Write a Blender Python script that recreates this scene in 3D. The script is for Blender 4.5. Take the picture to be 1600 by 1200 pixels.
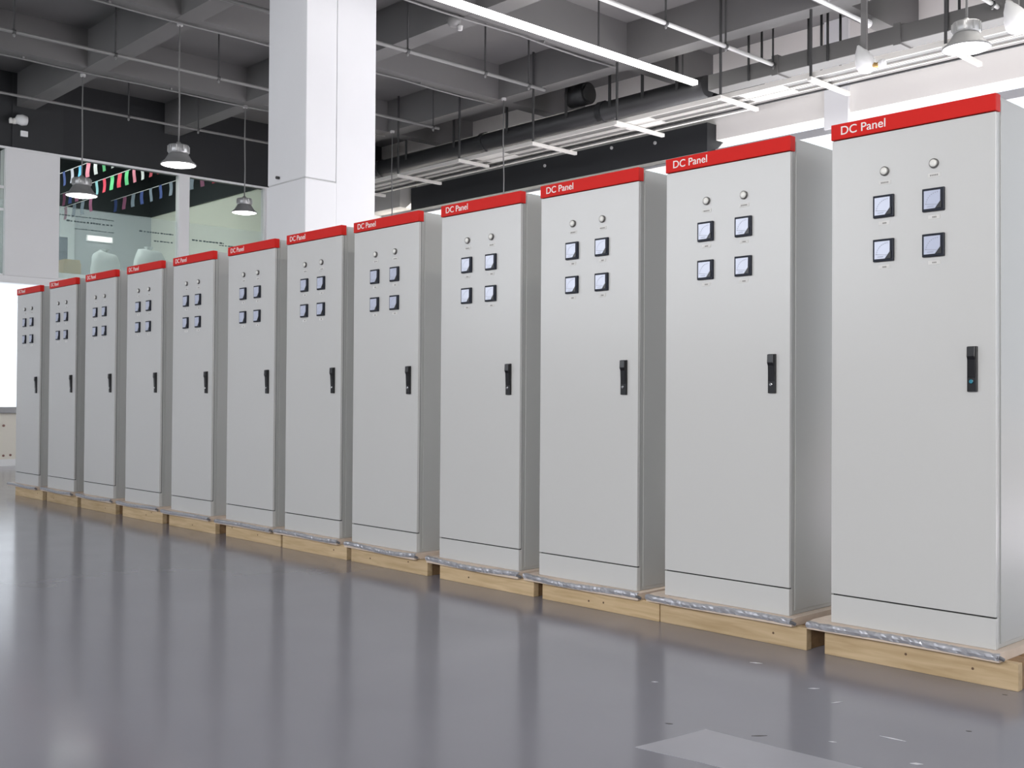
import bpy, bmesh, math, random
from mathutils import Vector, Matrix
random.seed(7)
scn = bpy.context.scene
for o in list(bpy.data.objects): bpy.data.objects.remove(o)
COL = scn.collection
PI = math.pi

# ------------------------------------------------------------------ camera
cam_d = bpy.data.cameras.new('camera'); cam = bpy.data.objects.new('camera', cam_d); COL.objects.link(cam)
yaw, pitch, roll = 0.81680, 0.014465, 0.0065962
F = Vector((-math.sin(yaw)*math.cos(pitch), math.cos(yaw)*math.cos(pitch), math.sin(pitch)))
R0 = Vector((math.cos(yaw), math.sin(yaw), 0)); U0 = R0.cross(F)
RR = math.cos(roll)*R0 + math.sin(roll)*U0; UU = -math.sin(roll)*R0 + math.cos(roll)*U0
M = Matrix((RR, UU, -F)).transposed().to_4x4(); M.translation = Vector((0.0, -4.791, 1.242))
cam.matrix_world = M
cam_d.sensor_width = 36.0; cam_d.lens = 1686.9/1600*36.0; cam_d.clip_end = 200
scn.camera = cam
# ------------------------------------------------------------------ world, lights, exposure
scn.view_settings.view_transform = 'Standard'; scn.view_settings.look = 'None'
scn.view_settings.exposure = 0.0; scn.view_settings.gamma = 1.0
scn.view_settings.use_curve_mapping = False
scn.cycles.use_denoising = True
scn.cycles.max_bounces = 8; scn.cycles.diffuse_bounces = 5
scn.cycles.sample_clamp_indirect = 6.0
w = bpy.data.worlds.new('overcast_sky'); scn.world = w; w.use_nodes = True
bg = w.node_tree.nodes['Background']; bg.inputs[0].default_value = (0.93, 0.97, 1.0, 1); bg.inputs[1].default_value = 1.5

def area(name, loc, rot, sx, sy, power, color):
    l = bpy.data.lights.new(name, 'AREA'); l.shape = 'RECTANGLE'; l.size = sx; l.size_y = sy
    l.energy = power; l.color = color
    o = bpy.data.objects.new(name, l); o.location = loc; o.rotation_euler = rot; COL.objects.link(o); return o
# daylight entering through the window bands of the front wall and the end wall (both behind the photographer)
area('daylight_front_west', (-13.5, -11.25, 4.5), (PI/2, 0, 0), 11.0, 3.4, 430, (0.97, 0.98, 1.0))
area('daylight_front_east', (0.3, -11.25, 4.5), (PI/2, 0, 0), 6.4, 3.4, 880, (1.0, 0.965, 0.915))
area('daylight_end_wall', (4.85, 5.0, 3.7), (PI/2, 0, PI/2), 8.6, 4.6, 130, (1.0, 0.96, 0.92))
area('daylight_back_wall', (-6.2, 10.25, 3.2), (-PI/2, 0, 0), 8.5, 4.2, 420, (1.0, 0.98, 0.95))
area('added_strip_light', (-3.7, 4.0, 6.06), (0, 0, 0), 0.12, 11.0, 130, (1.0, 0.96, 0.91))  # added strip without a fixture, brightens the back wall and cabinet tops
area('added_strip_light', (2.7, 4.0, 6.06), (0, 0, 0), 0.12, 11.0, 70, (1.0, 0.96, 0.91))  # second added strip, also unseen and without a fixture
sun_d = bpy.data.lights.new('bounce_sun', 'SUN'); sun_d.energy = 80; sun_d.angle = 0.02; sun_d.color = (1.0, 0.94, 0.86)
sun = bpy.data.objects.new('bounce_sun', sun_d); COL.objects.link(sun)      # added: enters the back windows, bounces off the hidden floor to brighten the ceiling
sun.rotation_euler = Vector((-0.25, -1.0, -0.86)).to_track_quat('-Z', 'Y').to_euler()
area('office_fill_light', (-23.2, 3.0, 6.7), (0, 0, 0), 3.0, 5.0, 200, (0.97, 1.0, 0.98))  # unseen fill added to brighten the office interior

# ------------------------------------------------------------------ materials
MATS = {}
def mat(name, col, rough=0.5, metal=0.0, spec=0.5, emit=None, strength=0, noise=0.0, nscale=6.0, coat=0.0, bump=0.0, stretch=None):
    if name in MATS: return MATS[name]
    m = bpy.data.materials.new(name); m.use_nodes = True; nt = m.node_tree; b = nt.nodes['Principled BSDF']
    b.inputs['Base Color'].default_value = (*col, 1); b.inputs['Roughness'].default_value = rough
    b.inputs['Metallic'].default_value = metal; b.inputs['Specular IOR Level'].default_value = spec
    b.inputs['Coat Weight'].default_value = coat
    if emit: b.inputs['Emission Color'].default_value = (*emit, 1); b.inputs['Emission Strength'].default_value = strength
    if noise or bump:
        tc = nt.nodes.new('ShaderNodeTexCoord'); n = nt.nodes.new('ShaderNodeTexNoise'); n.inputs['Scale'].default_value = nscale; n.inputs['Detail'].default_value = 4
        mp = nt.nodes.new('ShaderNodeMapping')
        if stretch: mp.inputs['Scale'].default_value = stretch
        nt.links.new(tc.outputs['Object'], mp.inputs[0]); nt.links.new(mp.outputs[0], n.inputs['Vector'])
        if noise:
            mx = nt.nodes.new('ShaderNodeMix'); mx.data_type = 'RGBA'
            mx.inputs[6].default_value = (*[c*(1-noise) for c in col], 1); mx.inputs[7].default_value = (*[min(1, c*(1+noise)) for c in col], 1)
            nt.links.new(n.outputs['Fac'], mx.inputs[0]); nt.links.new(mx.outputs[2], b.inputs['Base Color'])
        if bump:
            bp = nt.nodes.new('ShaderNodeBump'); bp.inputs['Strength'].default_value = bump; bp.inputs['Distance'].default_value = 0.01
            nt.links.new(n.outputs['Fac'], bp.inputs['Height']); nt.links.new(bp.outputs[0], b.inputs['Normal'])
    MATS[name] = m; return m

def wood_mat(name, c1, c2):
    m = bpy.data.materials.new(name); m.use_nodes = True; nt = m.node_tree; b = nt.nodes['Principled BSDF']
    tc = nt.nodes.new('ShaderNodeTexCoord'); oi = nt.nodes.new('ShaderNodeObjectInfo')
    ad = nt.nodes.new('ShaderNodeVectorMath'); ad.operation = 'ADD'
    ml = nt.nodes.new('ShaderNodeVectorMath'); ml.operation = 'SCALE'; ml.inputs['Scale'].default_value = 37.0
    cx = nt.nodes.new('ShaderNodeCombineXYZ')
    for k in range(3): nt.links.new(oi.outputs['Random'], cx.inputs[k])
    nt.links.new(cx.outputs[0], ml.inputs[0]); nt.links.new(tc.outputs['Object'], ad.inputs[0]); nt.links.new(ml.outputs[0], ad.inputs[1])
    mp = nt.nodes.new('ShaderNodeMapping'); mp.inputs['Scale'].default_value = (2.0, 14, 22)
    nt.links.new(ad.outputs[0], mp.inputs[0])
    n = nt.nodes.new('ShaderNodeTexNoise'); n.inputs['Scale'].default_value = 1.6; n.inputs['Detail'].default_value = 6; n.inputs['Distortion'].default_value = 0.5
    nt.links.new(mp.outputs[0], n.inputs['Vector'])
    cr = nt.nodes.new('ShaderNodeValToRGB'); cr.color_ramp.elements[0].position = 0.3; cr.color_ramp.elements[1].position = 0.72
    cr.color_ramp.elements[0].color = (*c1, 1); cr.color_ramp.elements[1].color = (*c2, 1)
    nt.links.new(n.outputs['Fac'], cr.inputs[0])
    hv = nt.nodes.new('ShaderNodeHueSaturation'); mr = nt.nodes.new('ShaderNodeMapRange')
    mr.inputs['To Min'].default_value = 0.86; mr.inputs['To Max'].default_value = 1.1
    nt.links.new(oi.outputs['Random'], mr.inputs['Value']); nt.links.new(mr.outputs[0], hv.inputs['Value']); nt.links.new(cr.outputs[0], hv.inputs['Color'])
    nt.links.new(hv.outputs[0], b.inputs['Base Color']); b.inputs['Roughness'].default_value = 0.7
    MATS[name] = m; return m

def glass_mat(name, tint=(0.9, 1, 0.96), refl=0.12, milk=0.0):
    m = bpy.data.materials.new(name); m.use_nodes = True; nt = m.node_tree
    nt.nodes.remove(nt.nodes['Principled BSDF']); out = nt.nodes['Material Output']
    t = nt.nodes.new('ShaderNodeBsdfTransparent'); t.inputs[0].default_value = (*tint, 1)
    g = nt.nodes.new('ShaderNodeBsdfGlossy'); g.inputs['Roughness'].default_value = 0.03
    lw = nt.nodes.new('ShaderNodeLayerWeight'); lw.inputs['Blend'].default_value = refl
    mx = nt.nodes.new('ShaderNodeMixShader'); nt.links.new(lw.outputs['Fresnel'], mx.inputs[0])
    nt.links.new(t.outputs[0], mx.inputs[1]); nt.links.new(g.outputs[0], mx.inputs[2])
    last = mx
    if milk:
        d = nt.nodes.new('ShaderNodeBsdfDiffuse'); d.inputs[0].default_value = (0.75, 0.85, 0.82, 1)
        m2 = nt.nodes.new('ShaderNodeMixShader'); m2.inputs[0].default_value = milk
        nt.links.new(mx.outputs[0], m2.inputs[1]); nt.links.new(d.outputs[0], m2.inputs[2]); last = m2
    nt.links.new(last.outputs[0], out.inputs[0]); MATS[name] = m; return m

def floor_mat():
    m = bpy.data.materials.new('epoxy_floor'); m.use_nodes = True; nt = m.node_tree; b = nt.nodes['Principled BSDF']
    tc = nt.nodes.new('ShaderNodeTexCoord')
    n1 = nt.nodes.new('ShaderNodeTexNoise'); n1.inputs['Scale'].default_value = 0.8; n1.inputs['Detail'].default_value = 6
    nt.links.new(tc.outputs['Object'], n1.inputs['Vector'])
    cr = nt.nodes.new('ShaderNodeValToRGB'); cr.color_ramp.elements[0].position = 0.3; cr.color_ramp.elements[1].position = 0.75
    cr.color_ramp.elements[0].color = (0.216, 0.214, 0.248, 1); cr.color_ramp.elements[1].color = (0.238, 0.236, 0.272, 1)
    nt.links.new(n1.outputs['Fac'], cr.inputs[0])
    # fine pale scuffs: stretched thresholded noise
    mp = nt.nodes.new('ShaderNodeMapping'); mp.inputs['Rotation'].default_value = (0, 0, 0.5); mp.inputs['Scale'].default_value = (2.2, 15, 1)
    nt.links.new(tc.outputs['Object'], mp.inputs[0])
    n2 = nt.nodes.new('ShaderNodeTexNoise'); n2.inputs['Scale'].default_value = 1.3; n2.inputs['Detail'].default_value = 3
    nt.links.new(mp.outputs[0], n2.inputs['Vector'])
    c2 = nt.nodes.new('ShaderNodeValToRGB'); c2.color_ramp.elements[0].position = 0.80; c2.color_ramp.elements[1].position = 0.88
    c2.color_ramp.elements[1].color = (0.3, 0.3, 0.3, 1)
    nt.links.new(n2.outputs['Fac'], c2.inputs[0])
    mx = nt.nodes.new('ShaderNodeMix'); mx.data_type = 'RGBA'; mx.inputs[7].default_value = (0.42, 0.42, 0.45, 1)
    nt.links.new(c2.outputs[0], mx.inputs[0]); nt.links.new(cr.outputs[0], mx.inputs[6]); nt.links.new(mx.outputs[2], b.inputs['Base Color'])
    n3 = nt.nodes.new('ShaderNodeTexNoise'); n3.inputs['Scale'].default_value = 3.0; n3.inputs['Detail'].default_value = 5
    nt.links.new(tc.outputs['Object'], n3.inputs['Vector'])
    mr = nt.nodes.new('ShaderNodeMapRange'); mr.inputs['To Min'].default_value = 0.11; mr.inputs['To Max'].default_value = 0.18
    nt.links.new(n3.outputs['Fac'], mr.inputs['Value']); nt.links.new(mr.outputs[0], b.inputs['Roughness'])
    bp = nt.nodes.new('ShaderNodeBump'); bp.inputs['Strength'].default_value = 0.025; bp.inputs['Distance'].default_value = 0.01
    n4 = nt.nodes.new('ShaderNodeTexNoise'); n4.inputs['Scale'].default_value = 2.2; nt.links.new(tc.outputs['Object'], n4.inputs['Vector'])
    nt.links.new(n4.outputs['Fac'], bp.inputs['Height']); nt.links.new(bp.outputs[0], b.inputs['Normal'])
    b.inputs['Specular IOR Level'].default_value = 0.5
    MATS['floor'] = m; return m

FLOOR = floor_mat()
WOOD = wood_mat('pine_wood', (0.46, 0.33, 0.18), (0.62, 0.47, 0.29))
DARKWOOD = wood_mat('pine_runner', (0.22, 0.13, 0.06), (0.33, 0.20, 0.10))
SHEET = mat('sheet_board', (0.66, 0.55, 0.46), 0.6, noise=0.12, nscale=14)
FILM = mat('crumpled_film', (0.40, 0.40, 0.43), 0.28, metal=0.35, noise=0.15, nscale=40)
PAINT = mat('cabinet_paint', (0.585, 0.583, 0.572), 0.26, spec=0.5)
SHADEP = mat('cabinet_shaded_paint', (0.45, 0.455, 0.445), 0.28, spec=0.5)  # cabinet paint darkened to carry the shade between neighbouring cabinets
RED = mat('header_red', (0.62, 0.012, 0.008), 0.5, spec=0.2)
WHITEPR = mat('white_print', (0.85, 0.83, 0.8), 0.5)
GAPSHADE = mat('black_gap_shade', (0.015, 0.015, 0.015), 0.8)  # black strip colour puts the shade into the door gaps
BLACK = mat('black_plastic', (0.010, 0.010, 0.012), 0.3)
BEZEL = mat('meter_bezel', (0.010, 0.013, 0.024), 0.4, spec=0.25)
DIAL = mat('meter_dial', (0.54, 0.58, 0.72), 0.15, coat=0.5)
INK = mat('dial_ink', (0.10, 0.11, 0.16), 0.5)
CHROME = mat('chrome', (0.55, 0.55, 0.55), 0.2, metal=1.0)
LENS = mat('milky_lens', (0.78, 0.77, 0.73), 0.2)
TEAL = mat('teal_lock', (0.02, 0.20, 0.28), 0.3)
PLATE = mat('label_plate', (0.68, 0.67, 0.65), 0.5)
GREYINK = mat('grey_ink', (0.25, 0.24, 0.23), 0.6)
WHITEW = mat('white_wall', (0.80, 0.80, 0.80), 0.8, noise=0.03, nscale=1.5)
CREAMW = mat('back_wall_plaster', (0.90, 0.87, 0.82), 0.8, noise=0.03, nscale=1.5)
COLW = mat('column_paint', (0.74, 0.74, 0.755), 0.75, noise=0.03, nscale=2.0)
CEIL = mat('ceiling_paint', (0.150, 0.146, 0.143), 0.85, noise=0.12, nscale=1.2)
BAND = mat('dark_grey_paint', (0.020, 0.021, 0.023), 0.7, noise=0.15, nscale=1.0)
TRIMW = mat('white_trim', (0.85, 0.85, 0.85), 0.5)
GREYTR = mat('grey_metal_trim', (0.36, 0.36, 0.37), 0.45)
CREAMP = mat('cream_panel', (0.80, 0.76, 0.67), 0.6)
PIPE = mat('grey_pipe', (0.19, 0.187, 0.183), 0.5)
PIPEL = mat('pale_pipe', (0.55, 0.54, 0.53), 0.5)
ROD = mat('dark_rod', (0.05, 0.05, 0.05), 0.6)
DUCT = mat('duct_grey', (0.17, 0.165, 0.16), 0.55)
BIGPIPE = mat('dark_pipe', (0.035, 0.035, 0.037), 0.5)
TRAY = mat('cable_tray_steel', (0.13, 0.127, 0.12), 0.5)
TRAYW = mat('cable_tray_white', (0.66, 0.64, 0.60), 0.5)
ALU = mat('lamp_aluminium', (0.42, 0.42, 0.42), 0.38, metal=0.6)
GLOW = mat('lamp_glow', (1, 1, 1), 0.5, emit=(1, 1, 0.98), strength=4.0)
LEDG = mat('led_glow', (1, 1, 1), 0.5, emit=(1, 0.98, 0.95), strength=4.0)
BAG = mat('white_plastic_bag', (0.8, 0.8, 0.79), 0.4)
BRASS = mat('brass', (0.5, 0.32, 0.12), 0.35, metal=0.8)
GLASS = glass_mat('partition_glass', (0.93, 0.955, 0.945), 0.10)
FROST = glass_mat('partition_glass_film', (0.92, 0.95, 0.945), 0.10, milk=0.16)
WGLASS = glass_mat('window_glass', (0.97, 0.98, 1.0), 0.05)
OFFDARK = mat('office_dark', (0.018, 0.024, 0.026), 0.8)
OFFBACK = mat('office_back_wall', (0.36, 0.40, 0.42), 0.8)
OFFRIGHT = mat('office_right_wall', (0.74, 0.76, 0.66), 0.8)
CARD = mat('cardboard', (0.50, 0.40, 0.24), 0.8, noise=0.25, nscale=30)
CORD = mat('string', (0.6, 0.6, 0.6), 0.7)
PATCH = mat('floor_patch', (0.36, 0.36, 0.40), 0.3, noise=0.05, nscale=6)

# ------------------------------------------------------------------ mesh helpers
class MB:
    def __init__(s): s.v = []; s.f = []
    def box(s, a, b):
        x0, y0, z0 = a; x1, y1, z1 = b; n = len(s.v)
        s.v += [(x0,y0,z0),(x1,y0,z0),(x1,y1,z0),(x0,y1,z0),(x0,y0,z1),(x1,y0,z1),(x1,y1,z1),(x0,y1,z1)]
        s.f += [tuple(n+i for i in q) for q in ((0,3,2,1),(4,5,6,7),(0,1,5,4),(1,2,6,5),(2,3,7,6),(3,0,4,7))]; return s
    def prism(s, pts, axis, a, b):
        # polygon pts (u,v) extruded along axis from a to b
        n = len(s.v); k = len(pts)
        def P(u, v, w):
            return {'x': (w, u, v), 'y': (u, w, v), 'z': (u, v, w)}[axis]
        for w_ in (a, b):
            for (u, v) in pts: s.v.append(P(u, v, w_))
        s.f.append(tuple(n+i for i in range(k))[::-1]); s.f.append(tuple(n+k+i for i in range(k)))
        for i in range(k): s.f.append((n+i, n+(i+1) % k, n+k+(i+1) % k, n+k+i))
        return s
    def lathe(s, prof, c, axis='z', seg=24):
        n = len(s.v); k = len(prof)
        for i in range(seg):
            t = 2*PI*i/seg
            for (r, h) in prof:
                a, b = r*math.cos(t), r*math.sin(t)
                p = {'z': (a, b, h), 'y': (a, h, b), 'x': (h, a, b)}[axis]
                s.v.append((c[0]+p[0], c[1]+p[1], c[2]+p[2]))
        for i in range(seg):
            j = (i+1) % seg
            for q in range(k-1): s.f.append((n+i*k+q, n+j*k+q, n+j*k+q+1, n+i*k+q+1))
        s.f.append(tuple(n+i*k for i in range(seg))[::-1]); s.f.append(tuple(n+i*k+k-1 for i in range(seg)))
        return s
    def tube(s, pts, r, seg=8):
        pts = [Vector(p) for p in pts]; n = len(s.v); prev = None
        for i, p in enumerate(pts):
            d = (pts[min(i+1, len(pts)-1)] - pts[max(i-1, 0)]).normalized()
            a = Vector((0, 0, 1)) if abs(d.z) < 0.9 else Vector((1, 0, 0))
            u = d.cross(a).normalized(); v = d.cross(u)
            for k in range(seg):
                t = 2*PI*k/seg; q = p + r*(math.cos(t)*u + math.sin(t)*v); s.v.append(tuple(q))
        for i in range(len(pts)-1):
            for k in range(seg):
                k2 = (k+1) % seg; s.f.append((n+i*seg+k, n+i*seg+k2, n+(i+1)*seg+k2, n+(i+1)*seg+k))
        s.f.append(tuple(n+k for k in range(seg))[::-1]); s.f.append(tuple(n+(len(pts)-1)*seg+k for k in range(seg)))
        return s
    def build(s, name, m, parent=None, bevel=0.0, smooth=False, mats=None):
        me = bpy.data.meshes.new(name); me.from_pydata(s.v, [], s.f); 
        bm = bmesh.new(); bm.from_mesh(me); bmesh.ops.recalc_face_normals(bm, faces=bm.faces)
        if bevel: bmesh.ops.bevel(bm, geom=[e for e in bm.edges], offset=bevel, segments=2, affect='EDGES', profile=0.6)
        bm.to_mesh(me); bm.free()
        me.materials.append(m)
        o = bpy.data.objects.new(name, me); COL.objects.link(o)
        if parent: o.parent = parent
        if smooth:
            me.polygons.foreach_set('use_smooth', [len(p.vertices) <= 4 for p in me.polygons])
        return o
def empty(name, loc, label=None, cat=None, group=None, kind=None):
    o = bpy.data.objects.new(name, None); o.location = loc; o.empty_display_size = 0.1; COL.objects.link(o)
    return tag(o, label, cat, group, kind)
def tag(o, label=None, cat=None, group=None, kind=None):
    if label: o['label'] = label
    if cat: o['category'] = cat
    if group: o['group'] = group
    if kind: o['kind'] = kind
    return o
def struct(name, mb, m, parent=None, **k):
    o = mb.build(name, m, parent, **k)
    if not parent: o['kind'] = 'structure'
    return o
def children(o): return [c for c in COL.objects if c.parent == o]
def copy_tree(o, parent=None):
    c = o.copy(); COL.objects.link(c)
    if parent: c.parent = parent
    for ch in children_map.get(o.name, []): copy_tree(ch, c)
    return c
children_map = {}
def map_tree(o):
    children_map[o.name] = children(o)
    for c in children_map[o.name]: map_tree(c)

# ================================================================== SETTING
XL, XR, YF, YB, ZC = -20.2, 4.6, -11.0, 10.0, 7.05     # hall limits
fl = struct('floor', MB().box((XL-0.3, YF-0.3, -0.2), (XR+0.3, YB+0.3, 0.0)), FLOOR)
# repainted pale patch and little scratches on the epoxy
pm = MB(); pts = [(-2.524,-1.806),(-2.50,-1.62),(-2.481,-1.444),(-2.20,-1.428),(-1.868,-1.401),(-1.62,-1.39),(-1.60,-1.72),(-1.95,-1.735),(-2.254,-1.76)]
pm.prism(pts, 'z', 0.0, 0.0015).build('floor_patch', PATCH, fl)
def scratch(x, y, ang, ln, wd, m):
    c, s_ = math.cos(ang), math.sin(ang); mb = MB()
    mb.prism([(x-c*ln/2, y-s_*ln/2), (x+s_*wd/2, y-c*wd/2), (x+c*ln/2, y+s_*ln/2), (x-s_*wd/2, y+c*wd/2)], 'z', 0.0, 0.001)
    return mb.build('scuff_mark', m, fl)
SCUFF = mat('pale_scuff', (0.62, 0.62, 0.66), 0.4); SPOT = mat('dark_spot', (0.03, 0.025, 0.02), 0.6)
for x, y, a, l, wd, m in [(-1.95,-1.02,0.1,0.10,0.010,SCUFF),(-1.76,-1.22,0.6,0.045,0.02,SCUFF),(-2.08,-1.22,0.5,0.03,0.008,SCUFF),(-2.34,-0.74,1.2,0.06,0.008,SCUFF),
        (-2.52,-0.62,0.8,0.05,0.012,SCUFF),(-2.95,-0.42,0.5,0.06,0.014,SCUFF),(-3.05,-1.05,0.7,0.03,0.012,SCUFF),(-2.3,-1.36,0.9,0.06,0.008,SPOT),(-2.62,-1.49,0.5,0.03,0.012,SPOT),
        (-1.92,-0.10,0.3,0.02,0.010,SPOT),(-2.4,-1.6,0.3,0.02,0.008,SPOT),(-2.25,-1.62,0.8,0.02,0.006,SPOT),(-2.2,-1.55,0.4,0.018,0.008,SPOT),(-1.80,-0.72,0.4,0.02,0.01,SPOT)]:
    scratch(x, y, a, l, wd, m)

# ceiling slab and its grid of beams
ce = struct('ceiling', MB().box((XL-6.5, YF-0.3, ZC), (XR+0.3, YB+0.3, ZC+0.2)), CEIL)
ZB = 6.45
ybeams = (-7.4, -4.2, -1.05, 2.085, 4.885, 7.955)
xbeams = (-17.13, -13.92, -11.0, -7.40, -4.2, -1.0, 2.2)
for y in ybeams: MB().box((XL, y-0.16, ZB), (XR, y+0.16, ZC)).build('beam', CEIL, ce)
for x in xbeams:
    ys = [YF] + [v for y in ybeams for v in (y-0.16, y+0.16)] + [YB]
    for k in range(0, len(ys), 2): MB().box((x-0.13, ys[k], ZB+0.004), (x+0.13, ys[k+1], ZC)).build('beam', CEIL, ce)
# square column with a narrower pier behind it, plaster joint at first floor level
co = empty('column', (-11.177, 2.0, 0), kind='structure')
def at(o, mb, name, m, **k):      # build in world coordinates, then parent without moving
    c = mb.build(name, m, None, **k); c.parent = o; c.matrix_parent_inverse = Matrix.Translation(o.location).inverted(); return c
at(co, MB().box((-11.60, 2.0, 3.815), (-10.754, 2.42, ZC)), 'upper_shaft', COLW, bevel=0.012)
at(co, MB().box((-11.61, 1.992, 0.0), (-10.744, 2.42, 3.80)), 'lower_shaft', COLW, bevel=0.012)
at(co, MB().box((-11.59, 2.01, 3.79), (-10.764, 2.42, 3.82)), 'joint', mat('plaster_joint', (0.5, 0.5, 0.5), 0.9))
at(co, MB().box((-11.58, 2.424, 0.0), (-10.752, 2.985, ZC)), 'pier', COLW, bevel=0.006)
at(co, MB().lathe([(0.018, -0.03), (0.018, 0.012)], (-11.33, 1.985, 3.88), 'y', 10), 'bolt', ROD)

# ---- left end wall: glazed lower part, ledge, glass office partition above, dark header beam
wl = empty('wall_left', (XL, 0, 0), kind='structure')
def L(mb, name, m, **k): return at(wl, mb, name, m, **k)
L(MB().box((XL-0.2, 2.6, 0), (XL, YB, 3.40)), 'lower_wall', WHITEW)
L(MB().box((XL-0.2, YF, 0), (XL, -1.5, 3.40)), 'lower_wall', WHITEW)
L(MB().box((XL-0.2, -1.5, 0), (XL, 2.6, 0.94)), 'dado_panel', CREAMP)
L(MB().box((XL-0.2, -1.5, 3.28), (XL, 2.6, 3.40)), 'lower_wall', WHITEW)
L(MB().box((XL-0.2, -1.5, 0.94), (XL+0.10, 2.6, 1.05)), 'ledge', GREYTR, bevel=0.02)
for y, z, r in ((1.60, 0.72, 0.022), (1.775, 0.72, 0.022), (1.62, 0.19, 0.02), (1.776, 0.186, 0.02), (1.895, 0.193, 0.02)):
    L(MB().lathe([(r, -0.01), (r, 0.015), (r*0.6, 0.02)], (XL, y, z), 'x', 12), 'knob', mat('rust_knob', (0.25, 0.12, 0.10), 0.5))
L(MB().box((XL-0.01, -1.5, 0.0), (XL+0.012, 2.6, 0.12)), 'skirting', TRIMW)
L(MB().box((XL-0.25, 1.74, 3.40), (XL+0.05, 2.685, 5.66)), 'pillar', WHITEW)
L(MB().box((XL-0.30, YF, 5.70), (XL, YB, ZC)), 'header_beam', BAND)
L(MB().box((XL-0.02, YF, 5.665), (XL+0.03, 8.6, 5.70)), 'white_edge', TRIMW)
L(MB().box((XL-0.12, 5.03, 3.40), (XL+0.04, 5.25, 5.665)), 'mullion', TRIMW, bevel=0.006)
L(MB().box((XL-0.12, 6.95, 3.40), (XL+0.04, YB, 5.665)), 'lower_wall', WHITEW)
L(MB().box((XL-0.02, 1.85, 5.70), (XL+0.02, 2.75, ZC-0.005)), 'pier_face', mat('dark_grey_pier', (0.026, 0.027, 0.029), 0.7))
w1 = empty('window_1', (XL, 2.2, 0), kind='structure')
for (y0, y1) in ((2.69, 5.03), (5.25, 6.95), (-4.0, 1.735)):
    at(w1, MB().box((XL-0.05, y0, 4.75), (XL-0.04, y1, 5.664)), 'pane', GLASS)
    at(w1, MB().box((XL-0.05, y0, 3.40), (XL-0.04, y1, 4.749)), 'pane', FROST)
    at(w1, MB().box((XL-0.07, y0, 3.40), (XL-0.02, y1, 3.43)), 'sill', TRIMW)
at(w1, MB().box((XL-0.06, -4.0, 4.55), (XL-0.02, 1.735, 4.60)), 'rail', TRIMW)
at(w1, MB().box((XL-0.06, -4.0, 4.95), (XL-0.02, 1.735, 5.0)), 'rail', TRIMW)
L(MB().box((XL-0.2, YF, 3.40), (XL, -4.0, 5.70)), 'lower_wall', WHITEW)
# lines of small unreadable lettering printed on the partition glass
def text_line(y0, y1, z, h):
    mb = MB(); y = y0
    while y < y1:
        wd = random.choice((0.035, 0.05, 0.06, 0.045)); mb.box((XL-0.0395, y, z), (XL-0.038, min(y+wd, y1), z+h*random.uniform(0.7, 1.0))); y += wd+random.choice((0.012, 0.014, 0.03))
    o = at(w1, mb, 'lettering', mat('glass_lettering', (0.05, 0.08, 0.09), 0.6)); o['label'] = 'dark printed line of small lettering on the glass'; o['kind'] = 'stuff'
for a in ((2.85, 3.75, 4.50, 0.03), (2.70, 3.75, 4.60, 0.02), (3.0, 3.75, 4.37, 0.018), (4.25, 4.95, 4.46, 0.03), (4.55, 4.95, 4.30, 0.025), (5.35, 6.05, 4.40, 0.03), (5.95, 6.5, 4.36, 0.02)): text_line(*a)
# window_2: glazed lower part of the left wall beside the far end of the row
w2 = empty('window_2', (XL, 0.5, 0), kind='structure')
at(w2, MB().box((XL-0.10, -1.5, 1.05), (XL-0.09, 2.6, 3.28)), 'pane', WGLASS)
for y in (-1.5, -0.15, 1.2, 2.55): at(w2, MB().box((XL-0.13, y, 1.05), (XL-0.05, y+0.05, 3.28)), 'frame', TRIMW)

# ---- office behind the partition
of = empty('wall_office', (-26.15, 3, 0), kind='structure')
ZO = 5.79
at(of, MB().box((-26.4, -4.2, 3.5), (-26.15, 7.2, ZO)), 'back_wall', OFFBACK)
at(of, MB().box((-26.4, -4.2, ZO), (-26.10, 7.2, ZC)), 'dark_upper_wall', OFFDARK)
at(of, MB().box((-26.15, 7.2, 3.5), (-20.4, 7.4, ZO)), 'side_wall', OFFRIGHT)
at(of, MB().box((-26.15, 7.15, ZO), (-20.5, 7.4, ZC)), 'dark_upper_wall', OFFDARK)
at(of, MB().box((-26.15, -4.2, 3.5), (-20.4, -4.0, ZC)), 'side_wall', OFFBACK)
at(of, MB().box((-26.4, -4.2, 3.42), (-20.4, 7.4, 3.55)), 'office_floor', TRIMW)
at(of, MB().box((-26.1, -4.0, 6.96), (-20.5, 7.15, 7.045)), 'dark_soffit', OFFDARK)
at(of, MB().box((-26.16, 4.9, 3.56), (-26.08, 5.25, ZO-0.01)), 'pilaster', mat('office_pilaster', (0.5, 0.55, 0.55), 0.8))
at(of, MB().box((-26.16, 1.0, 5.42), (-26.1, 4.9, 5.62)), 'dark_stripe', mat('office_stripe', (0.10, 0.13, 0.14), 0.8))

# ---- back wall with window band, dark blind box and pale pilaster
wb = empty('wall_back', (0, YB, 0), kind='structure')
def B(mb, name, m, **k): return at(wb, mb, name, m, **k)
B(MB().box((XL, YB, 0), (XR, YB+0.2, 1.0)), 'lower_wall', CREAMW)
B(MB().box((XL, YB, 1.0), (-10.81, YB+0.2, 5.0)), 'lower_wall', CREAMW)  # hidden wall raised this high to block sun at the left
B(MB().box((-10.8, YB, 5.60), (XR, YB+0.2, ZC)), 'upper_wall', CREAMW)
B(MB().box((XL, YB, 5.861), (-10.8, YB+0.2, ZC)), 'upper_wall', CREAMW)
B(MB().box((-18.76, YB-0.25, 5.375), (-10.8, YB+0.2, 5.86)), 'blind_box', BAND)
B(MB().box((XL, 9.55, 5.45), (-18.9, YB+0.2, 6.45)), 'corner_beam', mat('corner_beam_paint', (0.40, 0.39, 0.37), 0.8))
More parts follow.
